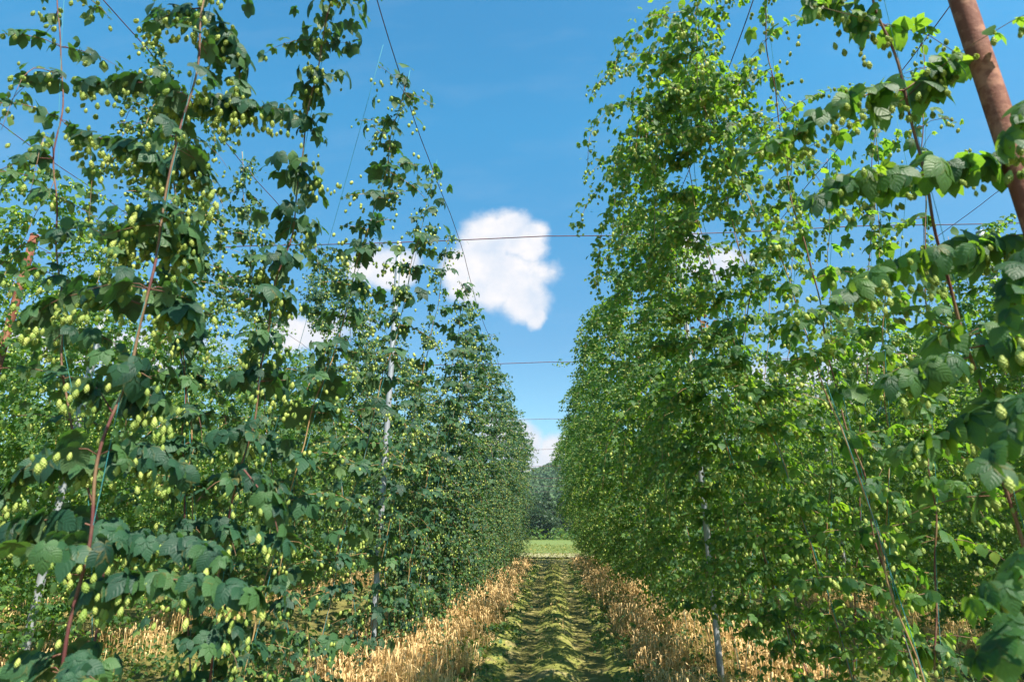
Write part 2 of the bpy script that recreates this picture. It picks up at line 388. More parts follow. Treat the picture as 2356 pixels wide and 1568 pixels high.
def grow(path, rng, cfg, C, stems):
    """one climbing bine along path (ground to wire): opposite leaves, side shoots with small leaves and cones"""
    node = cfg['node']; pts, s = resample(path, .04, rng, cfg.get('wob', .012)); L = s[-1]
    stems.tube(pts[::(1 if cfg['lod'] == 'hero' else 3)], np.interp(s, [0, L], [cfg['rad'], cfg['rad']*.55])[::(1 if cfg['lod'] == 'hero' else 3)], 6 if cfg['lod'] == 'hero' else 4)
    az = rng.uniform(0, 6.28); d = cfg.get('start', .3); rf, rp, rf2, rp2 = rng.uniform(7, 12), rng.uniform(0, 6.28), rng.uniform(15, 26), rng.uniform(0, 6.28)
    while d < L-.02:
        h = d/L; p = np.array([np.interp(d, s, pts[:, i]) for i in range(3)])
        az += math.pi/2+rng.normal(0, .35)
        big = cfg['leaf']*np.interp(h, [0, .12, .45, .8, 1], [.55, .95, 1, .75, .55])
        for side in (0, 1):
            a = az+side*math.pi+rng.normal(0, .25)
            if 'bias' in cfg and rng.random() < cfg['biasp']: a = cfg['bias']+rng.normal(0, .7)
            out = np.array([-math.sin(a), math.cos(a), 0.0])
            if rng.random() < cfg.get('mainp', .95):
                sz = big*rng.uniform(.75, 1.2); pl = sz*rng.uniform(.45, .8)
                b = p+out*pl*.85+np.array([0, 0, pl*rng.uniform(.1, .5)])
                C.L(b, a+rng.normal(0, .3), R(rng.uniform(15, 60)), rng.normal(0, .3), sz, rng.uniform(0, .75))
                if cfg['lod'] == 'hero': stems.tube([p, p*.4+b*.6+np.array([0, 0, .01]), b], .0022, 4)
            for _x in range(rng.poisson(cfg.get('tier', 0))):       # more leaves in the same tier
                r_ = rng.uniform(.04, .26); aa = a+rng.normal(0, .9); o_ = np.array([-math.sin(aa), math.cos(aa), 0.0])
                C.L(p+o_*r_+np.array([0, 0, .09-r_*.35+rng.normal(0, .02)]), aa+rng.normal(0, .5), R(rng.uniform(22, 76)), rng.normal(0, .35), cfg['leaf']*rng.uniform(.45, .8), rng.uniform(0, .8))
            if cfg.get('bunch', 0) and h > .1:
                for _x in range(rng.integers(1, 3)):
                    r_ = rng.uniform(.06, .24); aa = a+rng.normal(0, .8); c_ = p+np.array([-math.sin(aa), math.cos(aa), 0.0])*r_+np.array([0, 0, -.02-rng.uniform(0, .10)])
                    for _y in range(rng.poisson(cfg['bunch'])):
                        C.C(c_+rng.normal(0, 1, 3)*np.array([.034, .034, .040]), cfg['cone']*rng.uniform(.75, 1.2), rng.uniform(0, 1), rng.uniform(0, 6.28), rng.uniform(0, .45))
            for _l in range(cfg.get('nl', 1)):
              ll = np.interp(h, cfg['lath'], cfg['latv'])*rng.uniform(.5, 1.35)*(1+.42*math.sin(h*rf+rp)+.22*math.sin(h*rf2+rp2))
              if rng.random() < cfg.get('skip', .06): ll *= .2
              n = max(1, int(ll/cfg['sub'])); el = R(rng.uniform(0, 38)); a2 = a+rng.normal(0, .3+.5*(cfg.get('nl', 1) > 1))
              q = p.copy(); lp = [q.copy()]; ds = ll/n
              for k in range(n):
                  el -= rng.uniform(.5, 1.5)*cfg['droop']*ds; el = max(el, R(-82)); a2 += rng.normal(0, .12)
                  q = q+ds*np.array([-math.sin(a2)*math.cos(el), math.cos(a2)*math.cos(el), math.sin(el)]); lp.append(q.copy())
                  f = (k+1)/n
                  for sgn in (-1, 1)*cfg.get('multi', 1):
                      if rng.random() < cfg['smallp']:
                          sz = cfg['small']*rng.uniform(.6, 1.3)*(1-.45*f)
                          la = a2+sgn*rng.uniform(.5, 1.6)
                          C.L(q+np.array([-math.sin(la), math.cos(la), .2])*sz*.5+(rng.normal(0, .035, 3) if cfg.get('multi', 1) > 1 else 0), la, R(rng.uniform(5, 65)), rng.normal(0, .4), sz, rng.uniform(.15, 1))
                  nc = rng.poisson(cfg['cones']*np.interp(h, [0, .1, .25, 1], [0, .2, .9, 1]))
                  for _ in range(nc):
                      off = rng.normal(0, 1, 3)*np.array([.022, .022, .016]); off[2] -= rng.uniform(.0, .05)
                      C.C(q+off, cfg['cone']*rng.uniform(.65, 1.2), rng.uniform(0, 1), rng.uniform(0, 6.28), rng.uniform(0, .5))
              if cfg['lod'] == 'hero' and n > 1: stems.tube(lp, np.linspace(.0028, .0012, len(lp)), 4)
              elif n > 2 and cfg['lod'] == 'mid': stems.tube(lp[::2] if len(lp) % 2 else lp[::2]+[lp[-1]], .0022, 3)
        d += node*rng.uniform(.8, 1.2)*np.interp(h, [0, 1], [1.1, .85])

def realise(C, lod, rng):
    sl_, sc = Soup(), Soup()
    A = np.array(C.leaf)
    if lod == 'hero': big, sm = LEAF_H, LEAF_H[:1]+LEAF_M
    elif lod == 'mid': big, sm = LEAF_M[:2], LEAF_M
    else: big, sm = LEAF_F[:1], LEAF_F
    th = .085
    for grp, T in ((A[A[:, 6] >= th], big), (A[A[:, 6] < th], sm)):
        if len(grp) == 0: continue
        pick = rng.integers(0, len(T), len(grp))
        for i, t in enumerate(T):
            G = grp[pick == i]
            if len(G): sl_.many(t, G[:, :3], rotm(G[:, 3], G[:, 4], G[:, 5]), np.stack([G[:, 6]*rng.uniform(.85, 1.15, len(G)), G[:, 6], G[:, 6]*rng.uniform(.6, 1.4, len(G))], 1), G[:, 7])
    if C.cone:
        B = np.array(C.cone)
        sc.many(CONE[lod], B[:, :3], rotm(B[:, 5], B[:, 6], B[:, 5]*0), np.stack([B[:, 3]*.95, B[:, 3]*.95, B[:, 3]], 1), B[:, 4])
    return sl_, sc

def grow_arm(pts, rng, C, stems, leaf=.115, cones=4, lod='hero', cone=.037):
    """a side arm along a traced line: overlapping drooping leaves above, bunches of cones below"""
    q, s = resample(pts, .055, rng, .008); stems.tube(q, np.linspace(.0042, .0016, len(q)), 5)
    d = np.gradient(q, axis=0); L = len(q)
    for i in range(1, L):
        f = i/L; az0 = math.atan2(-d[i][0], d[i][1])
        for sg in (-1, 1, 0):
            if rng.random() < .9:
                a = az0+sg*rng.uniform(.2, 1.9); sz = leaf*rng.uniform(.55, 1.15)*(1-.35*f)
                C.L(q[i]+np.array([-math.sin(a), math.cos(a), .5])*sz*.35, a, R(rng.uniform(25, 78)), rng.normal(0, .35), sz, rng.uniform(0, .8))
        c_ = q[i]+np.array([0, 0, -rng.uniform(.03, .12)])+rng.normal(0, .02, 3)
        for _ in range(rng.poisson(cones*rng.choice([.3, 1, 1.8]))):
            C.C(c_+rng.normal(0, 1, 3)*np.array([.032, .032, .036]), cone*rng.uniform(.75, 1.2), rng.random(), rng.uniform(0, 6.28), rng.uniform(0, .45))

def add_plant(name, base, label, bines, rng, group, leafmat, stemmat, twines=True, arms=()):
    """bines: list of (world path, cfg). One Empty at the crown parents stems, twines, foliage, cones"""
    base = np.array([base[0], base[1], 0.0]); root = empty(name, tuple(base), label, 'hop plant', group)
    C = Collect(); lod = bines[0][1]['lod']; single = []
    for path, cfg in bines:
        st = Soup(); p = np.asarray(path, float)-base
        grow(p, rng, cfg, C, st); st.obj('stem', stemmat, root)
        if twines and lod != 'far':
            tw = Soup(); q, _ = resample(p, .35, rng, .006); tw.tube(q+np.array([.012, -.008, 0]), .0016 if lod == 'hero' else .0022, 4); tw.obj('twine', M['twine'], root)
    if len(arms):
        for path, kw in arms:
            st = Soup(); grow_arm(np.asarray(path)-base, rng, C, st, **kw); st.obj('side_arm', stemmat, root)
    if lod == 'hero':                     # the hundred cones that show largest are parts of their own
        B = np.array(C.cone); W = B[:, :3]+base-CAMP; dep = W @ FWD
        px = W0/2+F0*(W @ RGT)/dep; py = H0/2-F0*(W @ UPV)/dep
        key = np.where((dep > .3) & (px > 0) & (px < W0) & (py > 0) & (py < H0), dep/B[:, 3], 1e9)
        idx = np.argsort(key)[:100]; idx = idx[key[idx] < 1e8]
        rest = np.setdiff1d(np.arange(len(B)), idx); C.cone = [tuple(B[i]) for i in rest]
        rts = rotm(B[idx, 5], B[idx, 6], B[idx, 5]*0)
        for i, rm in zip(idx, rts):
            me = HCONE[int(B[i, 4]*3.99)]; o = bpy.data.objects.new('cone', me); COL.objects.link(o); o.parent = root
            o.matrix_local = Matrix.Translation(Vector(B[i, :3])) @ Matrix(rm.tolist()).to_4x4() @ Matrix.Diagonal((B[i, 3]*.95, B[i, 3]*.95, B[i, 3], 1))
    a, b = realise(C, lod, rng)
    a.obj('foliage', leafmat, root)
    if b.n: b.obj('cones', M['cone'], root, smooth=(lod != 'hero'), kind='stuff')
    return root

def copy_thing(root, loc, rz, sc, label):
    r = root.copy(); COL.objects.link(r); r.location = loc; r.rotation_euler = (0, 0, rz); r.scale = sc; r['label'] = label
    for ch in root.children:
        c = ch.copy(); COL.objects.link(c); c.parent = r
    return r

HW = 5.3                                                        # wire height
cfgH = dict(lod='hero', node=.34, leaf=.125, small=.075, sub=.07, lath=[0, .1, .35, .8, 1], latv=[.12, .2, .36, .34, .2], droop=3.0,
            cones=.7, cone=.036, rad=.0075, smallp=.6, wob=.012, tier=6, bunch=7, nl=1)
cfgHn = dict(cfgH, latv=[.10, .2, .22, .18, .12], node=.28, leaf=.128, tier=3.5, bunch=8, small=.08)
cfgI = dict(lod='mid', node=.27, leaf=.155, tier=2.0, bunch=3.2, small=.055, sub=.055, lath=[0, .12, .35, .6, 1], latv=[.15, .55, .45, .25, .08], droop=2.4,
            cones=.5, cone=.036, rad=.0055, smallp=.9, start=.4, nl=2)
cfgO = dict(cfgI, latv=[.15, .5, .6, .55, .45], smallp=.95, cones=1.0, multi=2, tier=1.2, bunch=1.5)
cfgR = dict(cfgI, skip=.2, node=.25, leaf=.13, latv=[.10, .38, .74, .82, .68], sub=.055, smallp=.95, cones=1.4, tier=1.0, bunch=2.2, droop=1.7, small=.065, nl=2, multi=2, start=.65)
cfgF = dict(lod='far', node=.26, leaf=.12, sub=.075, lath=[0, .12, .4, 1], latv=[.15, .6, .75, .6], droop=2.0,
            cones=1.3, cone=.042, rad=.006, smallp=.95, start=.4, nl=3, multi=2, small=.075)
ORD = ['first', 'second', 'third', 'fourth', 'fifth', 'sixth', 'seventh', 'eighth', 'ninth', 'tenth', 'eleventh', 'twelfth', 'thirteenth',
       'fourteenth', 'fifteenth', 'sixteenth', 'seventeenth', 'eighteenth', 'nineteenth', 'twentieth', 'twenty-first', 'twenty-second', 'twenty-third', 'twenty-fourth']

# --- foreground plants, traced bine by bine
def trace(pts, X0, X1, base, top=None):
    """pts from the photograph ordered top to bottom; X goes X1 (top) -> X0 (bottom); returns a path ground to wire"""
    n = len(pts); P = [onX(px, py, X1+(X0-X1)*i/(n-1)) for i, (px, py) in enumerate(pts)][::-1]
    P = [np.array([base[0], base[1], 0.0])] + [p for p in P if p[2] > .25]
    e = P[-1]
    if e[2] < HW-.3: P.append(np.array([e[0]*.9+(top[0] if top else e[0])*.1, e[1], HW]) if top is None else np.array([top[0], top[1], HW]))
    return P

def hero_plants():
    g_l = 'hop plants in the row left of the path'; g_r = 'hop plants in the row right of the path'
    rng = np.random.default_rng(11)
    A = trace([(470, 0), (430, 230), (385, 480), (340, 640), (300, 830), (260, 960), (210, 1200), (150, 1480)], -1.85, -1.75, (-1.95, 2.45), (-1.7, 2.3))
    Cc = trace([(138, 0), (135, 300), (130, 650), (150, 850), (180, 1050), (240, 1280)], -2.2, -2.95, (-2.05, 2.9), (-3.2, 2.7))
    def arm(Y, *pts, dy=0.0, **kw): return ([onY(px, py, Y+dy*i) for i, (px, py) in enumerate(pts)], kw)
    armsA = [arm(2.35, (432, 228), (340, 190), (250, 195), (190, 190), cones=6), arm(2.35, (432, 240), (520, 235), (600, 250), (655, 250), cones=7),
             arm(2.35, (398, 400), (330, 335), (250, 325), (185, 305), cones=11), arm(2.4, (392, 400), (440, 345), (470, 380), (480, 440), cones=8),
             arm(2.4, (350, 560), (310, 520), (280, 520), (270, 580), cones=12), arm(2.4, (350, 560), (400, 515), (440, 530), (430, 590), cones=10, leaf=.15),
             arm(2.4, (325, 700), (230, 665), (120, 690), (70, 740), cones=5), arm(2.4, (325, 700), (400, 690), (440, 730), cones=5, leaf=.15),
             arm(2.4, (262, 950), (220, 860), (200, 900), cones=6, leaf=.105), arm(2.4, (265, 950), (330, 880), (370, 930), cones=9, leaf=.118),
             arm(2.4, (235, 1080), (150, 1040), (60, 1090), (-10, 1150), cones=3), arm(2.4, (240, 1070), (330, 1020), (420, 1090), cones=4),
             arm(2.4, (205, 1210), (120, 1180), (20, 1230), (-30, 1300), cones=3, leaf=.15), arm(2.4, (215, 1200), (300, 1250), (400, 1240), (520, 1290), cones=2.5, leaf=.118),
             arm(2.35, (180, 1380), (280, 1330), (430, 1330), (570, 1370), cones=2, leaf=.118), arm(2.35, (150, 1500), (60, 1530), (-20, 1560), cones=1, leaf=.105),
             arm(2.5, (560, 1080), (640, 1180), (650, 1250), cones=3), arm(2.35, (470, 30), (520, 90), (560, 150), (545, 230), cones=9), arm(2.35, (470, 20), (400, 30), (350, 60), cones=9)]
    add_plant('hop_plant', (-2.0, 2.55), 'nearest hop plant left of the path, broad dark leaves over fat pale cones',
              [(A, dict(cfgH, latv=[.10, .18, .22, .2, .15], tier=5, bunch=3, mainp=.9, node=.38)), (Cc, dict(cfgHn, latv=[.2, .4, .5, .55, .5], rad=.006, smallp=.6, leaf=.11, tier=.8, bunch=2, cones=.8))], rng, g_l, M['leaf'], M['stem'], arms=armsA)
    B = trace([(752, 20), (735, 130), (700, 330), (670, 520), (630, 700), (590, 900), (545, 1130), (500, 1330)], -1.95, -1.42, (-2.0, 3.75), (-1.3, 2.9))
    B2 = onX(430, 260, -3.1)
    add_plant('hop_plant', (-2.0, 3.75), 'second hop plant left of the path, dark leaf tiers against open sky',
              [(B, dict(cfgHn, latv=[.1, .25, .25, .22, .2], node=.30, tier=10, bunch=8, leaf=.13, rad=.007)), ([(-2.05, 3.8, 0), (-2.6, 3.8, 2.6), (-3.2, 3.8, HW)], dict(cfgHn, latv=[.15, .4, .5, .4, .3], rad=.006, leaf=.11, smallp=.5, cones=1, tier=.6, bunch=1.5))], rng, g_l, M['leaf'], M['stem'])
    # right foreground
    S2 = trace([(2025, 7), (2051, 84), (2079, 219), (2115, 383), (2155, 530), (2175, 590), (2211, 737), (2233, 821), (2266, 956), (2299, 1053), (2350, 1252)], 2.05, 1.6, (2.1, 2.75), (1.55, 2.1))
    armsS = [arm(2.2, (2122, 402), (2200, 385), (2290, 375), (2380, 360), cones=1.5, leaf=.13, cone=.034), arm(2.3, (2118, 400), (2050, 415), (2000, 400), (1940, 430), (1890, 470), cones=2, leaf=.13, cone=.036),
             arm(2.3, (2075, 210), (1990, 215), (1900, 270), (1800, 330), (1720, 360), cones=4, leaf=.13, cone=.036), arm(2.3, (2075, 215), (2130, 170), (2190, 150), cones=2.5, leaf=.15, cone=.036),
             arm(2.3, (2170, 580), (2090, 600), (2000, 640), (1960, 680), cones=5, leaf=.13, cone=.036), arm(2.3, (2180, 600), (2260, 560), (2340, 560), cones=4, leaf=.14, cone=.036),
             arm(2.4, (2233, 821), (2150, 850), (2060, 880), cones=3, leaf=.14, cone=.036), arm(2.4, (2230, 800), (2300, 780), (2380, 830), cones=3, leaf=.16, cone=.036),
             arm(2.5, (2266, 956), (2160, 1010), (2080, 1040), cones=2, leaf=.14, cone=.036), arm(1.75, (2420, 560), (2350, 640), (2330, 760), cones=4, leaf=.105), arm(1.75, (2420, 900), (2340, 980), (2290, 1080), cones=2, leaf=.11),
             arm(1.7, (2420, 1260), (2330, 1330), (2260, 1390), cones=1, leaf=.11), arm(1.8, (2420, 1420), (2340, 1470), (2270, 1520), cones=1, leaf=.11), arm(1.75, (2440, 200), (2360, 260), (2330, 340), cones=3, leaf=.105),
             arm(2.3, (2040, 60), (1960, 30), (1880, -20), cones=3, leaf=.14, cone=.036)]
    add_plant('hop_plant', (2.1, 2.75), 'nearest hop plant right of the path, bright translucent leaves beside the thick rusty pole',
              [(S2, dict(cfgH, latv=[.2, .5, .6, .5, .5], droop=1.3, node=.38, leaf=.17, cones=1.4, smallp=.7, cone=.036, rad=.0085, tier=.8, bunch=2, nl=1)),
               ([(2.15, 2.6, 0), (2.5, 2.5, 2.4), (3.0, 2.3, HW)], dict(cfgH, latv=[.2, .5, .6, .4, .3], droop=1.6, node=.36, leaf=.15, cones=1.4, smallp=.7, cone=.034, tier=.7, bunch=2, nl=1))],
              rng, g_r, M['leaf_backlit'], M['stem'], arms=armsS)
    S3 = trace([(1755, 0), (1780, 200), (1810, 400), (1855, 572), (1890, 737), (1937, 930), (1981, 1099), (2018, 1252), (2075, 1420)], 2.1, 1.65, (2.1, 3.9), (1.6, 3.1))
    S3b = trace([(1850, 1062), (1883, 1197), (1930, 1362), (1989, 1568)], 2.0, 1.9, (2.05, 3.9), (2.95, 3.7))
    add_plant('hop_plant', (2.05, 3.9), 'third hop plant right of the path, loose and airy with sky behind its upper shoots',
              [(S3, dict(cfgHn, latv=[.2, .5, .55, .45, .4], droop=1.6, cones=1.8, smallp=.75, cone=.036, rad=.0065, nl=1, tier=.9, bunch=3)),
               ([(2.1, 3.95, 0), (2.5, 3.9, 2.4), (3.0, 3.8, HW)], dict(cfgHn, latv=[.2, .5, .45, .25, .15], leaf=.13, nl=1, cones=1.6, tier=.8, bunch=2, cone=.034, rad=.006))], rng, g_r, M['leaf_backlit'], M['stem'])
    S1 = trace([(1612, 110), (1645, 274), (1663, 412), (1693, 535), (1729, 657), (1690, 900), (1705, 1110), (1748, 1252), (1810, 1428), (1861, 1568)], 2.05, 1.55, (2.05, 4.9), (1.55, 4.2))
    add_plant('hop_plant', (2.05, 4.9), 'fifth hop plant right of the path, bare wandering stem before the dense curtain',
              [(S1, dict(cfgHn, latv=[.2, .55, .5, .35, .35], droop=1.6, cones=1.8, smallp=.8, nl=1, cone=.036, leaf=.13, tier=1, bunch=3, rad=.0065)),
               ([(2.1, 5.0, 0), (2.55, 4.8, 2.5), (3.0, 4.45, HW)], dict(cfgHn, latv=[.2, .5, .3, .12, .10], leaf=.12, tier=.8, bunch=2, cones=2.2, cone=.034, rad=.0055))], rng, g_r, M['leaf_backlit'], M['stem'])
hero_plants()

def overhang_plants():
    g_r = 'hop plants in the row right of the path'
    rng = np.random.default_rng(77)
    big0 = dict(cfgR, bias=math.pi/2+.1, biasp=.6, nl=2, leaf=.11)
    z = [(2.0, 3.5, 0), (1.8, 3.5, 1.6), (1.5, 3.45, 3.2), (1.1, 3.4, 4.4), (1.15, 3.4, HW+.05)]
    add_plant('hop_plant', (2.0, 3.5), 'second hop plant right of the path, crown cut by the top edge',
              [(z, dict(big0, start=2.6, lath=[0, .5, .6, .9, 1], latv=[.15, .2, .5, .6, .6]))], rng, g_r, M['leaf_backlit'], M['stem_tan'])
    big = dict(cfgR, bias=math.pi/2+.1, biasp=.6, nl=3, leaf=.11)
    a = [(2.0, 4.3, 0), (1.75, 4.3, 1.6), (1.35, 4.25, 3.2), (1.15, 4.1, 4.4), (1.25, 4.0, HW+.05)]
    add_plant('hop_plant', (2.0, 4.3), 'fourth hop plant right of the path, its leafy head overhanging the path',
              [(a, dict(big, lath=[0, .3, .48, .6, .9, 1], latv=[.15, .35, .35, .75, .9, .7])), ([(2.05, 4.4, 0), (2.5, 4.4, 2.4), (2.95, 4.4, HW)], dict(cfgO, latv=[.12, .4, .3, .15, .12], multi=1, nl=1))], rng, g_r, M['leaf_backlit'], M['stem_tan'])
    b = [(2.0, 5.2, 0), (1.7, 5.2, 1.6), (1.3, 5.15, 3.2), (1.15, 5.0, HW)]
    add_plant('hop_plant', (2.0, 5.2), 'sixth hop plant right of the path, thick curtain just beyond the overhanging head',
              [(b, dict(big, lath=[0, .2, .6, .85, 1], latv=[.15, .6, .8, .95, .9])), ([(2.05, 5.3, 0), (2.5, 5.3, 2.4), (2.95, 5.3, HW)], dict(cfgO, latv=[.12, .4, .3, .2, .15], multi=1, nl=1))], rng, g_r, M['leaf_backlit'], M['stem_tan'])
overhang_plants()

# --- prototypes for the rest of the rows
def proto_paths(rng, sx, inner, outer, reach=1.0):
    """local paths for a plant at x=0; sx=+1 -> inner side is +x"""
    y0 = rng.uniform(-.1, .1)
    a = [(sx*.02, 0, 0), (sx*inner*.25, y0*.5, 1.6), (sx*inner*.7, y0, 3.6), (sx*inner, y0*1.5, HW*reach)]
    b = [(-sx*.02, .05, 0), (-sx*outer*.3, -y0*.5, 1.7), (-sx*outer*.7, -y0, 3.6), (-sx*outer, -y0*1.5, HW)]
    return a, b

placed = {'count': 0}
def build_row(side, row_x, kind, first_t, spacing, end_t, protos, labeler, group, rng):
    lst = first_t if isinstance(first_t, list) else None; t = lst[0] if lst else first_t; i = 0
    while t < end_t:
        src = protos[(i+int(abs(row_x)*3)) % len(protos)]
        used = src.get('used', False)
        lab = labeler(i); jit = rng.uniform(-.12, .12); sz = rng.uniform(.94, 1.04)
        loc = (row_x+rng.uniform(-.06, .06), t+jit, 0)
        rz = rng.normal(0, .12) + (math.pi if (kind == 'far' and rng.random() < .5) else 0)
        sc = (rng.uniform(.94, 1.08)*(np.interp(t, [9, 28], [1, 1.36]) if kind == 'mid' else 1), rng.uniform(.92, 1.1), 1.0 if kind == 'mid' else min(1.0, sz))
        if not used:
            r = src['root']; r.location = loc; r.rotation_euler = (0, 0, rz); r.scale = sc; r['label'] = lab; src['used'] = True
        else: r = copy_thing(src['root'], loc, rz, sc, lab)
        r['group'] = group; placed['count'] += 1
        i += 1; t += spacing*rng.uniform(.88, 1.12)
        if lst: t = lst[i] if i < len(lst) else 1e9

rng = np.random.default_rng(5)
def mk(lst, leafm, stemm, side=1):
    out = []
    for k, (bi, bo, ci, co, reach) in enumerate(lst):
        a, b = proto_paths(rng, side, bi, bo, reach)
        out.append({'root': add_plant('hop_plant', (0, 0), 'tmp', [(a, ci), (b, co)], rng, None, leafm, stemm)})
    return out
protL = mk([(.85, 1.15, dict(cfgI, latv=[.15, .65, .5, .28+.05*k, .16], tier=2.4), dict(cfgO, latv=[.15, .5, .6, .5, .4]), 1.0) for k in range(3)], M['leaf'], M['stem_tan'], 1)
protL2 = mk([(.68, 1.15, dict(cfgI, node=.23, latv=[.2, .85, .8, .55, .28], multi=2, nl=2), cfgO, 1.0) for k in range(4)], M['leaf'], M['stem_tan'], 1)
protR = mk([(.75, 1.0, dict(cfgR, bias=math.pi/2, biasp=.5), dict(cfgO, latv=[.12, .4, .45, .35, .2], nl=1, start=.7), 1.0) for k in range(5)], M['leaf_backlit'], M['stem_tan'], -1)
protF = mk([(.95, .95, cfgF, cfgF, 1.0) for k in range(6)], M['leaf_backlit'], M['stem_tan'], 1)

build_row(-1, -2.05, 'mid', [3.95, 5.1, 6.8, 7.9, 9.0], 1.15, 9.5, protL, lambda i: f'slender hop plant, {ORD[i+2]} from the camera in the row left of the path', 'hop plants in the row left of the path', rng)
build_row(-1, -2.05, 'mid', 9.6, 1.15, 29.2, protL2, lambda i: f'bushy hop plant, {ORD[min(i+7,23)]} from the camera in the row left of the path', 'hop plants in the row left of the path', rng)
build_row(1, 1.95, 'mid', 6.1, 1.0, 29.2, protR, lambda i: f'dense overgrown hop plant, {ORD[min(i+6, 23)]} from the camera in the row right of the path' if i < 17 else 'dense overgrown hop plant at the far end of the row right of the path', 'hop plants in the row right of the path', rng)
ROWN = ['second', 'third', 'fourth', 'fifth', 'sixth']
for sgn, word in ((-1, 'left'), (1, 'right')):
    for k, rx in enumerate((6.15, 10.3, 14.4, 18.6)):
        f0 = [3.6, 5.5, 8.5, 12.5][k]
        rowlab = f'{ROWN[k]} row {word} of the path'
        def labf(i, rowlab=rowlab, k=k):
            if k == 0: return f'{ORD[min(i,23)]} hop plant from the camera, {rowlab}'
            return f'distant hop plant seen through gaps, {rowlab}'
        build_row(sgn, sgn*rx, 'far', f0, 1.2+.1*k, 29.2, protF, labf, f'hop plants in the {rowlab}', rng)
print('hop plants', placed['count'])

# dead brown cluster on the right curtain
ds = Soup(); rg = np.random.default_rng(3); c0 = onX(1610, 725, 1.7)
n = 46; P = c0+rg.normal(0, 1, (n, 3))*np.array([.05, .05, .16])
ds.many(LEAF_M[1], P, rotm(rg.uniform(0, 6.28, n), rg.uniform(.8, 1.7, n), rg.normal(0, .6, n)), rg.uniform(.02, .05, n), rg.uniform(0, 1, n))
ds.tube([c0+np.array([0, 0, .55]), c0, c0+np.array([.05, .1, -.7])], .005, 5)
ds.obj('withered_shoot', M['deadleaf'], label='withered brown shoot with shrivelled leaves hanging at the edge of the right curtain', category='dead shoot')

# ------------------------------------------------------------------ trellis: poles and wires
def pole(x, y, h, r, mat, label, group, cap=True, lean=(0, 0)):
    root = empty('trellis_pole', (x, y, 0), label, 'pole', group)
    s = Soup(); n = 14; zz = np.linspace(-.05, h, n)
    s.tube(np.stack([lean[0]*zz, lean[1]*zz, zz], 1), r, 16); s.obj('tube', mat, root)
    c = Soup(); c.tube([(lean[0]*h, lean[1]*h, h), (lean[0]*h, lean[1]*h, h+.02)], [r*1.12, r*1.05], 16)
    c.obj('cap', mat, root)
    b = Soup(); b.tube([(lean[0]*h-.0, lean[1]*h, h-.11), (lean[0]*h, lean[1]*h, h-.075)], r*1.16, 16); b.obj('clamp', M['rust'] if mat is M['rust'] else M['galv'], root)
gl = 'grey trellis poles'; gr = 'rusty trellis poles'
pole(-2.02, 7.0, HW, .036, M['galv'], 'grey steel pole rising out of the left row in front of the white cloud', gl)
pole(-2.1, 13.3, HW, .036, M['galv'], 'second grey steel pole along the left row, half hidden by leaves', gl)
pole(-2.1, 20.8, HW, .036, M['galv'], 'third grey steel pole deep in the left row', gl)
pole(-2.0, 27.5, HW, .034, M['rust'], 'thin rusty pole near the far end of the left row', gr)
pole(1.74, 6.95, HW, .034, M['galv'], 'grey steel pole inside the dense curtain right of the path', gl)
pa, pb = onX(2212, 0, 1.95), onX(2345, 400, 1.95); ln = (pa-pb)/(pa[2]-pb[2]); pb0 = pb-ln*pb[2]
pole(pb0[0], pb0[1], HW+.3, .046, M['rust'], 'thick rusty pole leaning into the upper right corner of the picture', gr, lean=(ln[0], ln[1]))
pole(2.0, 12.6, HW, .036, M['rust'], 'rusty pole showing through the right row beyond the grey one', gr)
pole(1.95, 19.5, HW, .034, M['rust'], 'rusty pole low in the right row near the dry grass', gr)
pole(1.9, 26.0, HW, .034, M['rust'], 'rusty pole at the far end of the right row', gr)
pole(5.75, 7.2, HW, .05, M['galv'], 'grey steel pole in the second row right of the path, near the picture edge', gl)
pole(-6.0, 6.9, HW-.9, .045, M['galv'], 'grey steel pole in the second row left of the path', gl)
pole(-6.2, 5.85, HW-.35, .042, M['rust'], 'rusty pole in the second row left of the path', gr)
pole(9.75, 13.3, HW, .04, M['rust'], 'thin rusty pole in the third row right of the path', gr)
pole(6.1, 13.3, HW, .038, M['galv'], 'farther grey pole in the second row right of the path', gl)

def wire(pts, r, label, group, mat='wire', name='trellis_wire', cat='wire'):
    s = Soup(); s.tube(pts, r, 5); s.obj(name, M[mat], label=label, category=cat, group=group)
gw = 'lengthwise trellis wires above the rows'
def long_wire(x, label, r=.0042):
    ys = np.linspace(-2, 30, 129); sag = -.07*np.abs(np.sin((ys-.3)*math.pi/6.6))+.035
    wire(np.stack([x+.02*np.sin(ys*1.3+x), ys, HW+sag-.02*np.abs(np.sin(ys*2.7+x))], 1), r, label, gw)
for x, lab in ((-1.2, 'lengthwise wire on the path side above the left row, bare against the sky'), (-3.2, 'lengthwise wire on the outer side above the left row'),
               (1.55, 'lengthwise wire on the path side above the right row'), (3.0, 'lengthwise wire on the outer side above the right row, crossing open sky'),
               (-5.2, 'lengthwise wire on the near side of the second row to the left'), (-7.1, 'lengthwise wire on the far side of the second row to the left'),
               (5.25, 'lengthwise wire on the near side of the second row to the right'), (7.1, 'lengthwise wire on the far side of the second row to the right'),
               (-9.4, 'lengthwise wire above the third row to the left'), (9.4, 'lengthwise wire above the third row to the right')):
    long_wire(x, lab)
gc = 'cross wires spanning the path'
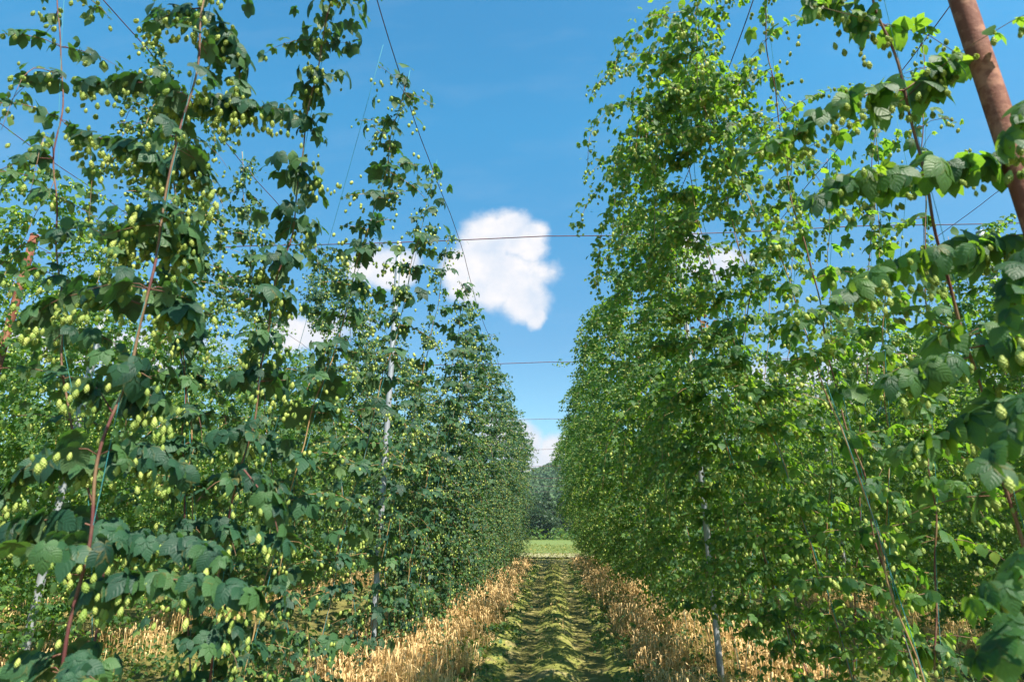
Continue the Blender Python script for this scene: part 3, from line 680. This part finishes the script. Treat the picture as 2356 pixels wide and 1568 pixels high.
for i, (t, w) in enumerate(((6.95, 'nearest and thickest cross wire, passing in front of the white cloud'), (13.2, 'second cross wire over the path, with a shoot growing along it'),
                       (20.8, 'third cross wire over the path'), (29.5, 'fourth cross wire over the path, in front of the low cloud'),
                       (38, 'rusty cross wire on the skyline of the hill'), (48, 'rusty cross wire above the field, second below the skyline'),
                       (58, 'rusty cross wire above the field, third below the skyline'), (67, 'rusty cross wire above the field, lowest before the trees'))):
    xs = np.linspace(-20, 20, 161); sag = -.03*np.abs(np.sin(xs*math.pi/4.1))
    wire(np.stack([xs, np.full_like(xs, t)+.01*np.sin(xs), HW+sag+.02], 1), .0065 if i == 0 else .008 if i < 4 else .012, w, gc)
for x in (-19.9, 19.9):
    for t in (38, 48, 58, 67):
        pole(x, t, HW+.05, .05, M['rust'], f'distant rusty pole holding a cross wire beyond the rows', 'distant poles beyond the rows')
# shoot creeping along the second cross wire, bare twines
sh = Soup(); st = Soup(); C = Collect(); rg = np.random.default_rng(8)
for k in range(46):
    x = 0.15+k*.033; p = np.array([x, 13.2, HW+.01-.0*k])
    C.L(p+rg.normal(0, .03, 3), rg.uniform(0, 6.28), R(rg.uniform(10, 70)), rg.normal(0, .4), rg.uniform(.06, .12)*(.6+.4*k/46), rg.uniform(.3, 1))
    if rg.random() < .6: C.C(p+np.array([0, 0, -.05])+rg.normal(0, .03, 3), .035, rg.random(), 0, .2)
e = empty('creeping_shoot', (0.15, 13.2, HW), 'leafy shoot creeping out along the second cross wire over the path', 'hop shoot')
A_, B_ = realise(C, 'mid', rg)
for o in (A_.obj('foliage', M['leaf_backlit'], e), B_.obj('cones', M['cone'], e)): o.location = (-.15, -13.2, -HW)
for k, (p0, p1, lab) in enumerate(((onX(903, 30, -1.2), onX(762, 515, -1.75), 'bare cyan twine slanting down from the wire across the open sky on the left'),
                                   (onX(2093, 330, 3.1), onX(2060, 620, 2.9), 'faint cyan twine against the sky on the right'))):
    d = p1-p0; end = p0+d*(p0[2]/-d[2]) if k == 0 else p0+d*2.2
    top = p0+(d*(p0[2]-HW)/-d[2]) if k == 0 else p0
    ts = np.linspace(0, 1, 12)[:, None]; P = top+(end-top)*ts
    P[:, 0] += .03*np.sin(ts[:, 0]*math.pi)
    if k == 1: P = np.concatenate([[[3.05, p0[1], HW]], P[1:]])
    wire(P, .0018, lab, None, 'twine', 'twine', 'twine')

# ------------------------------------------------------------------ ground
def value_noise(shape, cells, rng):
    a = rng.uniform(-1, 1, (cells[0]+2, cells[1]+2))
    y = np.linspace(0, cells[0], shape[0]); x = np.linspace(0, cells[1], shape[1])
    yi = np.floor(y).astype(int); xi = np.floor(x).astype(int); fy = y-yi; fx = x-xi
    fy = (fy*fy*(3-2*fy))[:, None]; fx = (fx*fx*(3-2*fx))[None]
    return (a[np.ix_(yi, xi)]*(1-fy)*(1-fx)+a[np.ix_(yi, xi+1)]*(1-fy)*fx+a[np.ix_(yi+1, xi)]*fy*(1-fx)+a[np.ix_(yi+1, xi+1)]*fy*fx)
def grid_obj(name, xs, ys, Z, mat, **tags):
    X, Y = np.meshgrid(xs, ys); V = np.stack([X, Y, Z], -1).reshape(-1, 3); nx, ny_ = len(xs), len(ys)
    i = (np.arange(ny_-1)[:, None]*nx+np.arange(nx-1)[None]).ravel()
    s = Soup(); s.add(V, {4: np.stack([i, i+1, i+nx+1, i+nx], 1)}, V[:, :2].copy()); return s.obj(name, mat, **tags)

def ground_material(name, moss, moss2, dirt, thr, scale=1.0):
    m, g = newmat(name); pos = g.n('ShaderNodeNewGeometry').outputs['Position']
    n1 = g.noise(pos, 2.2*scale, 8, .65); n2 = g.noise(pos, 14*scale, 6, .65); n3 = g.noise(pos, 90*scale, 3, .6)
    c = g.ramp(n2, [(.32, moss), (.68, moss2)])
    mr = g.n('ShaderNodeMapRange'); g.l(g.math('ADD', g.math('MULTIPLY', n1, .7), g.math('MULTIPLY', n2, .3)), mr.inputs[0])
    mr.inputs[1].default_value = thr; mr.inputs[2].default_value = thr+.07
    c = g.mix(mr.outputs[0], c, dirt)
    if name == 'mossy_path':
        sx = g.n('ShaderNodeSeparateXYZ'); g.l(pos, sx.inputs[0])
        tr = g.math('ABSOLUTE', g.math('SUBTRACT', g.math('ABSOLUTE', g.math('SUBTRACT', sx.outputs[0], .02)), .45))
        tr = g.math('SUBTRACT', g.math('ADD', .22, g.math('MULTIPLY', g.math('SUBTRACT', n1, .5), 1.3)), tr)
        c = g.mix(g.math('MULTIPLY', tr, 6.0, clamp=True), c, g.mix(n2, (.34, .29, .12), (.22, .19, .08)))
    c = g.mix(g.math('MULTIPLY', n3, .5), c, (dirt[0]*.45, dirt[1]*.45, dirt[2]*.4))
    p = g.n('ShaderNodeBsdfPrincipled'); g.l(c, p.inputs['Base Color']); p.inputs['Roughness'].default_value = .9
    p.inputs['Specular IOR Level'].default_value = .2
    bp = g.n('ShaderNodeBump'); bp.inputs['Strength'].default_value = .8; bp.inputs['Distance'].default_value = .03
    g.l(g.math('ADD', g.math('MULTIPLY', n2, .6), g.math('MULTIPLY', n3, .4)), bp.inputs['Height']); g.l(bp.outputs[0], p.inputs['Normal'])
    finish(g, p.outputs[0]); return m
M['ground'] = ground_material('soil_moss', (.12, .12, .030), (.20, .185, .05), (.20, .155, .085), .55)
M['path'] = ground_material('mossy_path', (.13, .155, .028), (.29, .30, .065), (.36, .31, .14), .54)
M['field'] = ground_material('meadow', (.09, .16, .035), (.17, .23, .06), (.24, .24, .10), .56, .35)
M['soil'] = ground_material('pale_soil', (.24, .27, .09), (.42, .36, .24), (.30, .23, .15), .55, 1.5)

xs = np.concatenate([np.linspace(-600, -31, 20), np.linspace(-30, 30, 121), np.linspace(31, 600, 20)])
ys = np.concatenate([np.linspace(-40, 1, 20), np.linspace(1.5, 80, 158), np.linspace(90, 900, 40)])
rgn = np.random.default_rng(2)
Zg = value_noise((len(ys), len(xs)), (60, 50), rgn)*.02-.03
grid_obj('ground', xs, ys, Zg, M['ground'], kind='structure')

def alley(name, cx, y0, y1, dx, dy, hw=.95):
    xs = np.arange(-hw, hw+dx*.5, dx); ys = np.arange(y0, y1, dy); X, Y = np.meshgrid(xs, ys)
    r = np.random.default_rng(int(abs(cx)*10)+3)
    nz = value_noise(X.shape, (int((y1-y0)/.9), 4), r); nz2 = value_noise(X.shape, (int((y1-y0)/.16), 14), r); nz3 = value_noise(X.shape, (int((y1-y0)/.07), 30), r)
    Z = .02+.05*np.exp(-(X/.17)**2)
    ph = value_noise(X.shape, (int((y1-y0)/3), 2), r)*2.5
    for xr in (-.44, .44):
        gs = np.exp(-((X-xr)/.20)**4); Z -= .065*gs
        Z += .020*gs*np.sin(2*math.pi*(Y/.30+.35*np.abs(X-xr)/.2)+ph)*(.5+.9*nz)
    Z += .030*nz2*(.55+.45*nz)+.012*nz3
    Z += .07*np.clip((np.abs(X)-.68)/.25, 0, 1)
    edge = np.clip((hw-np.abs(X))/.1, 0, 1); Z = Z*edge-.04*(1-edge)
    return grid_obj(name, xs+cx, ys, Z, M['path'] if abs(cx) < 1 else M['ground'], kind='structure')
alley('path', 0.02, 3.5, 27.3, .022, .026)
alley('path', -4.1, 2.0, 27.0, .05, .06); alley('path', 4.05, 2.0, 27.0, .05, .06)
def sheet(name, x0, x1, y0, y1, z, mat, n=40):
    xs = np.linspace(x0, x1, n); ys = np.linspace(y0, y1, n); r = np.random.default_rng(int(y0))
    Z = z+.02*value_noise((n, n), (12, 12), r); grid_obj(name, xs, ys, Z, mat, kind='structure')
sheet('soil_strip', -40, 40, 32.5, 37.5, .03, M['soil']); sheet('meadow', -90, 90, 37.5, 130, .035, M['field'])

# ---- dry grass beds under the rows, one object per bed
def straw_bed(cx, x0, x1, y0, y1, dens, rng, label, hmax=.47, gap=None):
    N = int((x1-x0)*(y1-y0)*dens); u = rng.random(N)
    y = y0+(y1-y0)*(u**1.5 if y1-y0 > 10 else u); x = cx+rng.uniform(x0, x1, N)
    # clumping
    k = rng.random(N) < .55; x[k] += rng.normal(0, .05, k.sum()); 
    cl = np.sin(x*3.1+y*1.7)*np.sin(y*2.3-x*1.1)+.6*np.sin(x*9+y*5)*np.sin(y*7-x*6); keep = rng.random(N) < (.34+.55*cl); x, y = x[keep], y[keep]; N = len(x)
    ed = np.clip(np.minimum(x-cx-x0, x1-x+cx)/.3, .25, 1) if x1-x0 > 1 else 1
    h = hmax*rng.uniform(.3, 1.0, N)**.8*(.75+.25*np.sin(y*1.9+x)*np.sin(y*.8))*ed; az = rng.uniform(0, 6.28, N)
    lean = np.abs(rng.normal(0, .16, N)); dxy = np.stack([np.cos(az), np.sin(az)], 1); per = np.stack([-np.sin(az), np.cos(az)], 1)
    wide = np.interp(y, [3, 12, 29], [.0028, .004, .008]); s = Soup()
    V = []
    for f, wf in ((0, 1.1), (.45, 1), (.78, .8)):
        c = np.stack([x, y, np.zeros(N)], 1); c[:, :2] += dxy*(lean*h*f**1.7)[:, None]; c[:, 2] = h*f
        for sg in (-1, 1):
            q = c.copy(); q[:, :2] += per*(wide*wf*sg)[:, None]; V.append(q)
    # nodding seed head: widening then pointed
    hd = h*.22+.03; c = np.stack([x, y, h*.78], 1); c[:, :2] += dxy*(lean*h*.78**1.7)[:, None]
    nod = rng.uniform(.1, 1.0, N)
    m1 = c.copy(); m1[:, :2] += dxy*(hd*.35*nod)[:, None]; m1[:, 2] += hd*.55
    tp = c.copy(); tp[:, :2] += dxy*(hd*1.0*nod)[:, None]; tp[:, 2] += hd*(1.0-.9*nod)
    for sg in (-1, 1):
        q = m1.copy(); q[:, :2] += per*(wide*2.6*sg)[:, None]; V.append(q)
    V.append(tp)
    P = np.stack(V, 1).reshape(-1, 3); o = np.arange(N)[:, None]*9
    F4 = np.concatenate([o+np.array([[0, 1, 3, 2]]), o+np.array([[2, 3, 5, 4]]), o+np.array([[4, 5, 7, 6]])]); F3 = o+np.array([[6, 7, 8]])
    tint = np.repeat(rng.uniform(0, .65, N), 9).reshape(N, 9); tint[:, 6:] += .35
    s.add(P, {4: F4, 3: F3}, None, np.clip(tint.ravel(), 0, 1))
    # bent dry leaves between the stalks
    nl = N//2; ii = rng.integers(0, N, nl)
    pos = np.stack([x[ii]+rng.normal(0, .03, nl), y[ii]+rng.normal(0, .03, nl), h[ii]*rng.uniform(.1, .6, nl)], 1)
    s.many(BLADE, pos, rotm(rng.uniform(0, 6.28, nl), rng.uniform(-.9, .6, nl), rng.normal(0, .4, nl)), rng.uniform(.08, .2, nl)*np.interp(pos[:, 1], [3, 29], [1, 1.5]), rng.uniform(0, .8, nl))
    return s.obj('dry_grass', M['straw'], kind='stuff', label=label, category='grass')
BLADE = leaf_template([(0, 1, .035)], 3, 1, .8, .3)
rg = np.random.default_rng(21)
straw_bed(-2.0, -1.15, 1.22, 3.0, 28.5, 900, rg, 'golden dry grass bed under the left row')
straw_bed(2.0, -1.22, 1.15, 3.0, 28.5, 900, rg, 'golden dry grass bed under the right row')
for s_, w_ in ((-1, 'left'), (1, 'right')):
    straw_bed(s_*6.1, -1.1, 1.1, 3.0, 28.5, 330, rg, f'dry grass bed under the second row to the {w_}')
    straw_bed(s_*10.3, -1.1, 1.1, 6.0, 28.5, 150, rg, f'dry grass bed under the third row to the {w_}')
straw_bed(0.0, -.16, .16, 4.5, 27, 45, rg, 'thin dry grass tufts on the hump of the path', .22)

# ---- green weeds low under the rows
def weeds(areas, rng, label):
    P = []; 
    for (x0, x1, y0, y1, n, hz) in areas:
        c = np.stack([rng.uniform(x0, x1, n), rng.uniform(y0, y1, n), np.zeros(n)], 1)
        for q in c:
            m = rng.integers(8, 26); rr = rng.uniform(.05, .22); p = q+rng.normal(0, 1, (m, 3))*np.array([rr, rr, 0]); p[:, 2] = rng.uniform(.02, hz, m)*rng.uniform(.3, 1); P.append(p)
    P = np.concatenate(P); n = len(P); s = Soup(); pick = rng.integers(0, 3, n)
    for i in range(3):
        G = P[pick == i]; k = len(G)
        s.many(LEAF_M[i], G, rotm(rng.uniform(0, 6.28, k), rng.uniform(0, .8, k), rng.normal(0, .3, k)), rng.uniform(.02, .055, k), rng.uniform(0, 1, k))
    s.obj('weeds', M['weed'], kind='stuff', label=label, category='weeds')
weeds([(-7, -2.6, 3.0, 9, 330, .28), (-3.0, -1.1, 3.4, 27, 420, .30), (-1.3, -.7, 4.3, 27, 260, .16)], rg, 'low green weeds among the dry grass on the left')
weeds([(1.0, 3.0, 3.4, 27, 420, .36), (2.6, 7, 3.5, 9, 260, .25), (.7, 1.3, 4.3, 27, 280, .16)], rg, 'low green weeds among the dry grass on the right')
# moss tufts and small plants on the path itself
s = Soup(); n = 9000; y = 4.3+23*rg.random(n)**1.6; x = rg.uniform(-.85, .85, n)
k = (rg.random(n) < np.exp(-(x/.22)**2)*.9+np.clip((abs(x)-.6)*3, 0, .9)+.12); x, y = x[k], y[k]; n = len(x)
P = np.stack([x, y, rg.uniform(.0, .035, n)+.05*np.exp(-(x/.17)**2)+.02], 1)
s.many(LEAF_F[0], P, rotm(rg.uniform(0, 6.28, n), rg.uniform(-.6, .6, n), rg.normal(0, .4, n)), rg.uniform(.008, .024, n)*np.interp(y, [4, 27], [1, 2]), rg.random(n))
M['moss'] = leaf_material('moss_sprig', (.07, .10, .02), (.13, .155, .03), (.24, .24, .06), (.20, .28, .03), .25, .8)
s.obj('moss_sprigs', M['moss'], kind='stuff', label='low moss and sprigs on the hump and edges of the path', category='moss')

# ------------------------------------------------------------------ beyond the field: trees, hill, forest
def crown_pts(n, rng, kind):
    if kind == 'conifer':
        z = rng.random(n)**.85; rad = (1-z)*.36*(.75+.25*np.sin(z*38))+.02; th = rng.uniform(0, 6.28, n); r = rad*np.sqrt(rng.uniform(.25, 1, n))*(1+.25*np.sin(th*5+z*20))
        return np.stack([r*np.cos(th), r*np.sin(th), .1+z*.9], 1)
    c = rng.normal(0, 1, (22, 3)); c /= np.linalg.norm(c, axis=1)[:, None]; c *= rng.uniform(.12, .30, 22)[:, None]; c[:, 2] = c[:, 2]*1.25+.46
    i = rng.integers(0, 22, n); d = rng.normal(0, 1, (n, 3)); d /= np.linalg.norm(d, axis=1)[:, None]
    return c[i]+d*(.13*rng.uniform(.5, 1, n)[:, None])
QUAD = leaf_template([(0, 1, .45)], 2, 1, .3, .3)
def tree_proto(kind, rng):
    root = empty('tree', (0, 0, 0), 'tmp', 'tree', 'trees beyond the meadow')
    t = Soup(); t.tube([(0, 0, -.3), (.05, 0, 2.5), (0, .05, 5.6 if kind == 'conifer' else 4.6)], [.2, .15, .05], 8)
    for k in range(6):
        a = k*1.05; z = 2+.5*k; t.tube([(0, 0, z), (.8*math.cos(a), .8*math.sin(a), z+.6), (1.5*math.cos(a), 1.5*math.sin(a), z+.9)], [.07, .05, .02], 5)
    t.obj('trunk', M['bark'], root)
    n = 5200; P = crown_pts(n, rng, kind)*8.0; s = Soup()
    s.many(QUAD, P, rotm(rng.uniform(0, 6.28, n), rng.uniform(0, 1.2, n), rng.normal(0, .5, n)), rng.uniform(.14, .34, n), rng.random(n)); s.obj('crown', M['tree'], root)
    return root
rt = np.random.default_rng(40)
tp = [tree_proto(k, rt) for k in ('conifer', 'broad', 'broad', 'conifer')]; tu = [0]*4
for i in range(34):
    x = -34+i*2.35+rt.uniform(-.5, .5) if i < 30 else (-3.4, 2.6, -.6, 4.6)[i-30]
    y = 78+rt.uniform(-2, 2)+(4 if i % 2 else 0); k = i % 4
    lab = ['dark pointed conifer', 'rounded dark tree', 'tall leafy dark tree', 'narrow dark conifer'][k]
    near = abs(x) < 6
    lab = lab+(' in the gap at the end of the path, beyond the meadow' if near else ' in the tree line behind the hop rows')
    sc = rt.uniform(.55, .78); loc = (x, y, 0); rz = rt.uniform(0, 6.28)
    if not tu[k]: r = tp[k]; r.location = loc; r.rotation_euler = (0, 0, rz); r.scale = (sc*1.35, sc*1.35, sc); r['label'] = lab; tu[k] = 1
    else: r = copy_thing(tp[k], loc, rz, (sc*1.35, sc*1.35, sc), lab)

def hill_h(x, y):
    ridge = 20.5+np.clip(x, -200, 300)*.17+3*np.sin(x*.05)+1.5*np.sin(x*.13+1)
    s = np.clip((y-95)/165, 0, 1); s = s*s*(3-2*s); return ridge*s*(1-.3*np.clip((y-260)/300, 0, 1))+1.5*np.sin(x*.07+y*.09)*s
xs = np.linspace(-500, 600, 140); ys = np.linspace(95, 600, 90); X, Y = np.meshgrid(xs, ys)
grid_obj('hill', xs, ys, hill_h(X, Y)-.2, M['hillwood'], kind='structure')
n = 4200; x = rt.uniform(-90, 170, n); y = 100+165*rt.random(n)**.8; fs = Soup()
m = 46; d = rt.normal(0, 1, (n*m, 3)); d /= np.linalg.norm(d, axis=1)[:, None]; d[:, 2] = np.abs(d[:, 2])*1.1-.2
rr = np.repeat(rt.uniform(1.5, 3.2, n), m)[:, None]
P = np.repeat(np.stack([x, y, hill_h(x, y)+2.2], 1), m, 0)+d*rr
fs.many(QUAD, P, rotm(rt.uniform(0, 6.28, n*m), rt.uniform(0, 1.0, n*m), rt.normal(0, .4, n*m)), rt.uniform(.7, 1.3, n*m), np.clip(np.repeat(rt.random(n), m)*.7+rt.random(n*m)*.3, 0, 1))
fs.obj('forest', M['hillwood'], kind='stuff', label='wooded slope of the distant hill', category='forest')
for r_ in [o for o in COL.objects if o.get('label') == 'tmp']:
    for c_ in list(r_.children): bpy.data.objects.remove(c_)
    bpy.data.objects.remove(r_)
print('leaves etc done', len(COL.objects))

# tall rank grass and scrub at the foot of the tree line
n = 9000; rs_ = np.random.default_rng(9); P = np.stack([rs_.uniform(-40, 45, n), rs_.uniform(72, 77, n), rs_.uniform(.05, 1.0, n)**1.5*1.3], 1); s_ = Soup()
s_.many(QUAD, P, rotm(rs_.uniform(0, 6.28, n), rs_.uniform(-1.2, .6, n), rs_.normal(0, .3, n)), rs_.uniform(.15, .4, n), rs_.random(n))
s_.obj('scrub', M['weed'], kind='stuff', label='rank grass and scrub at the foot of the tree line', category='scrub')
# haze: one box of even air round everything except the sky
hv = Soup(); hx0, hx1, hy0, hy1, hz0, hz1 = -620, 620, -60, 920, -1.2, 72
hv.add(np.array([(x, y, z) for z in (hz0, hz1) for y in (hy0, hy1) for x in (hx0, hx1)], float), {4: np.array([(0, 2, 3, 1), (4, 5, 7, 6), (0, 1, 5, 4), (2, 6, 7, 3), (0, 4, 6, 2), (1, 3, 7, 5)])})
hm, g = newmat('haze'); pv = g.n('ShaderNodeVolumePrincipled'); pv.inputs['Color'].default_value = (.72, .88, 1, 1); pv.inputs['Density'].default_value = .0005; pv.inputs['Anisotropy'].default_value = .3
ho = g.n('ShaderNodeOutputMaterial'); g.l(pv.outputs[0], ho.inputs['Volume'])
hv.obj('haze', hm, smooth=False, kind='stuff', label='thin pale summer haze in the air', category='haze')

# rough grass over the soil strip and near meadow edge
n = 12000; P = np.stack([rs_.uniform(-9, 9, n), 27.5+rs_.random(n)*24, rs_.uniform(.0, .16, n)+.04], 1); s_ = Soup()
s_.many(QUAD, P, rotm(rs_.uniform(0, 6.28, n), rs_.uniform(-1.2, .2, n), rs_.normal(0, .3, n)), rs_.uniform(.04, .12, n), rs_.random(n))
s_.obj('rough_grass', M['moss'], kind='stuff', label='rough pale grass on the field beyond the end of the path', category='grass')
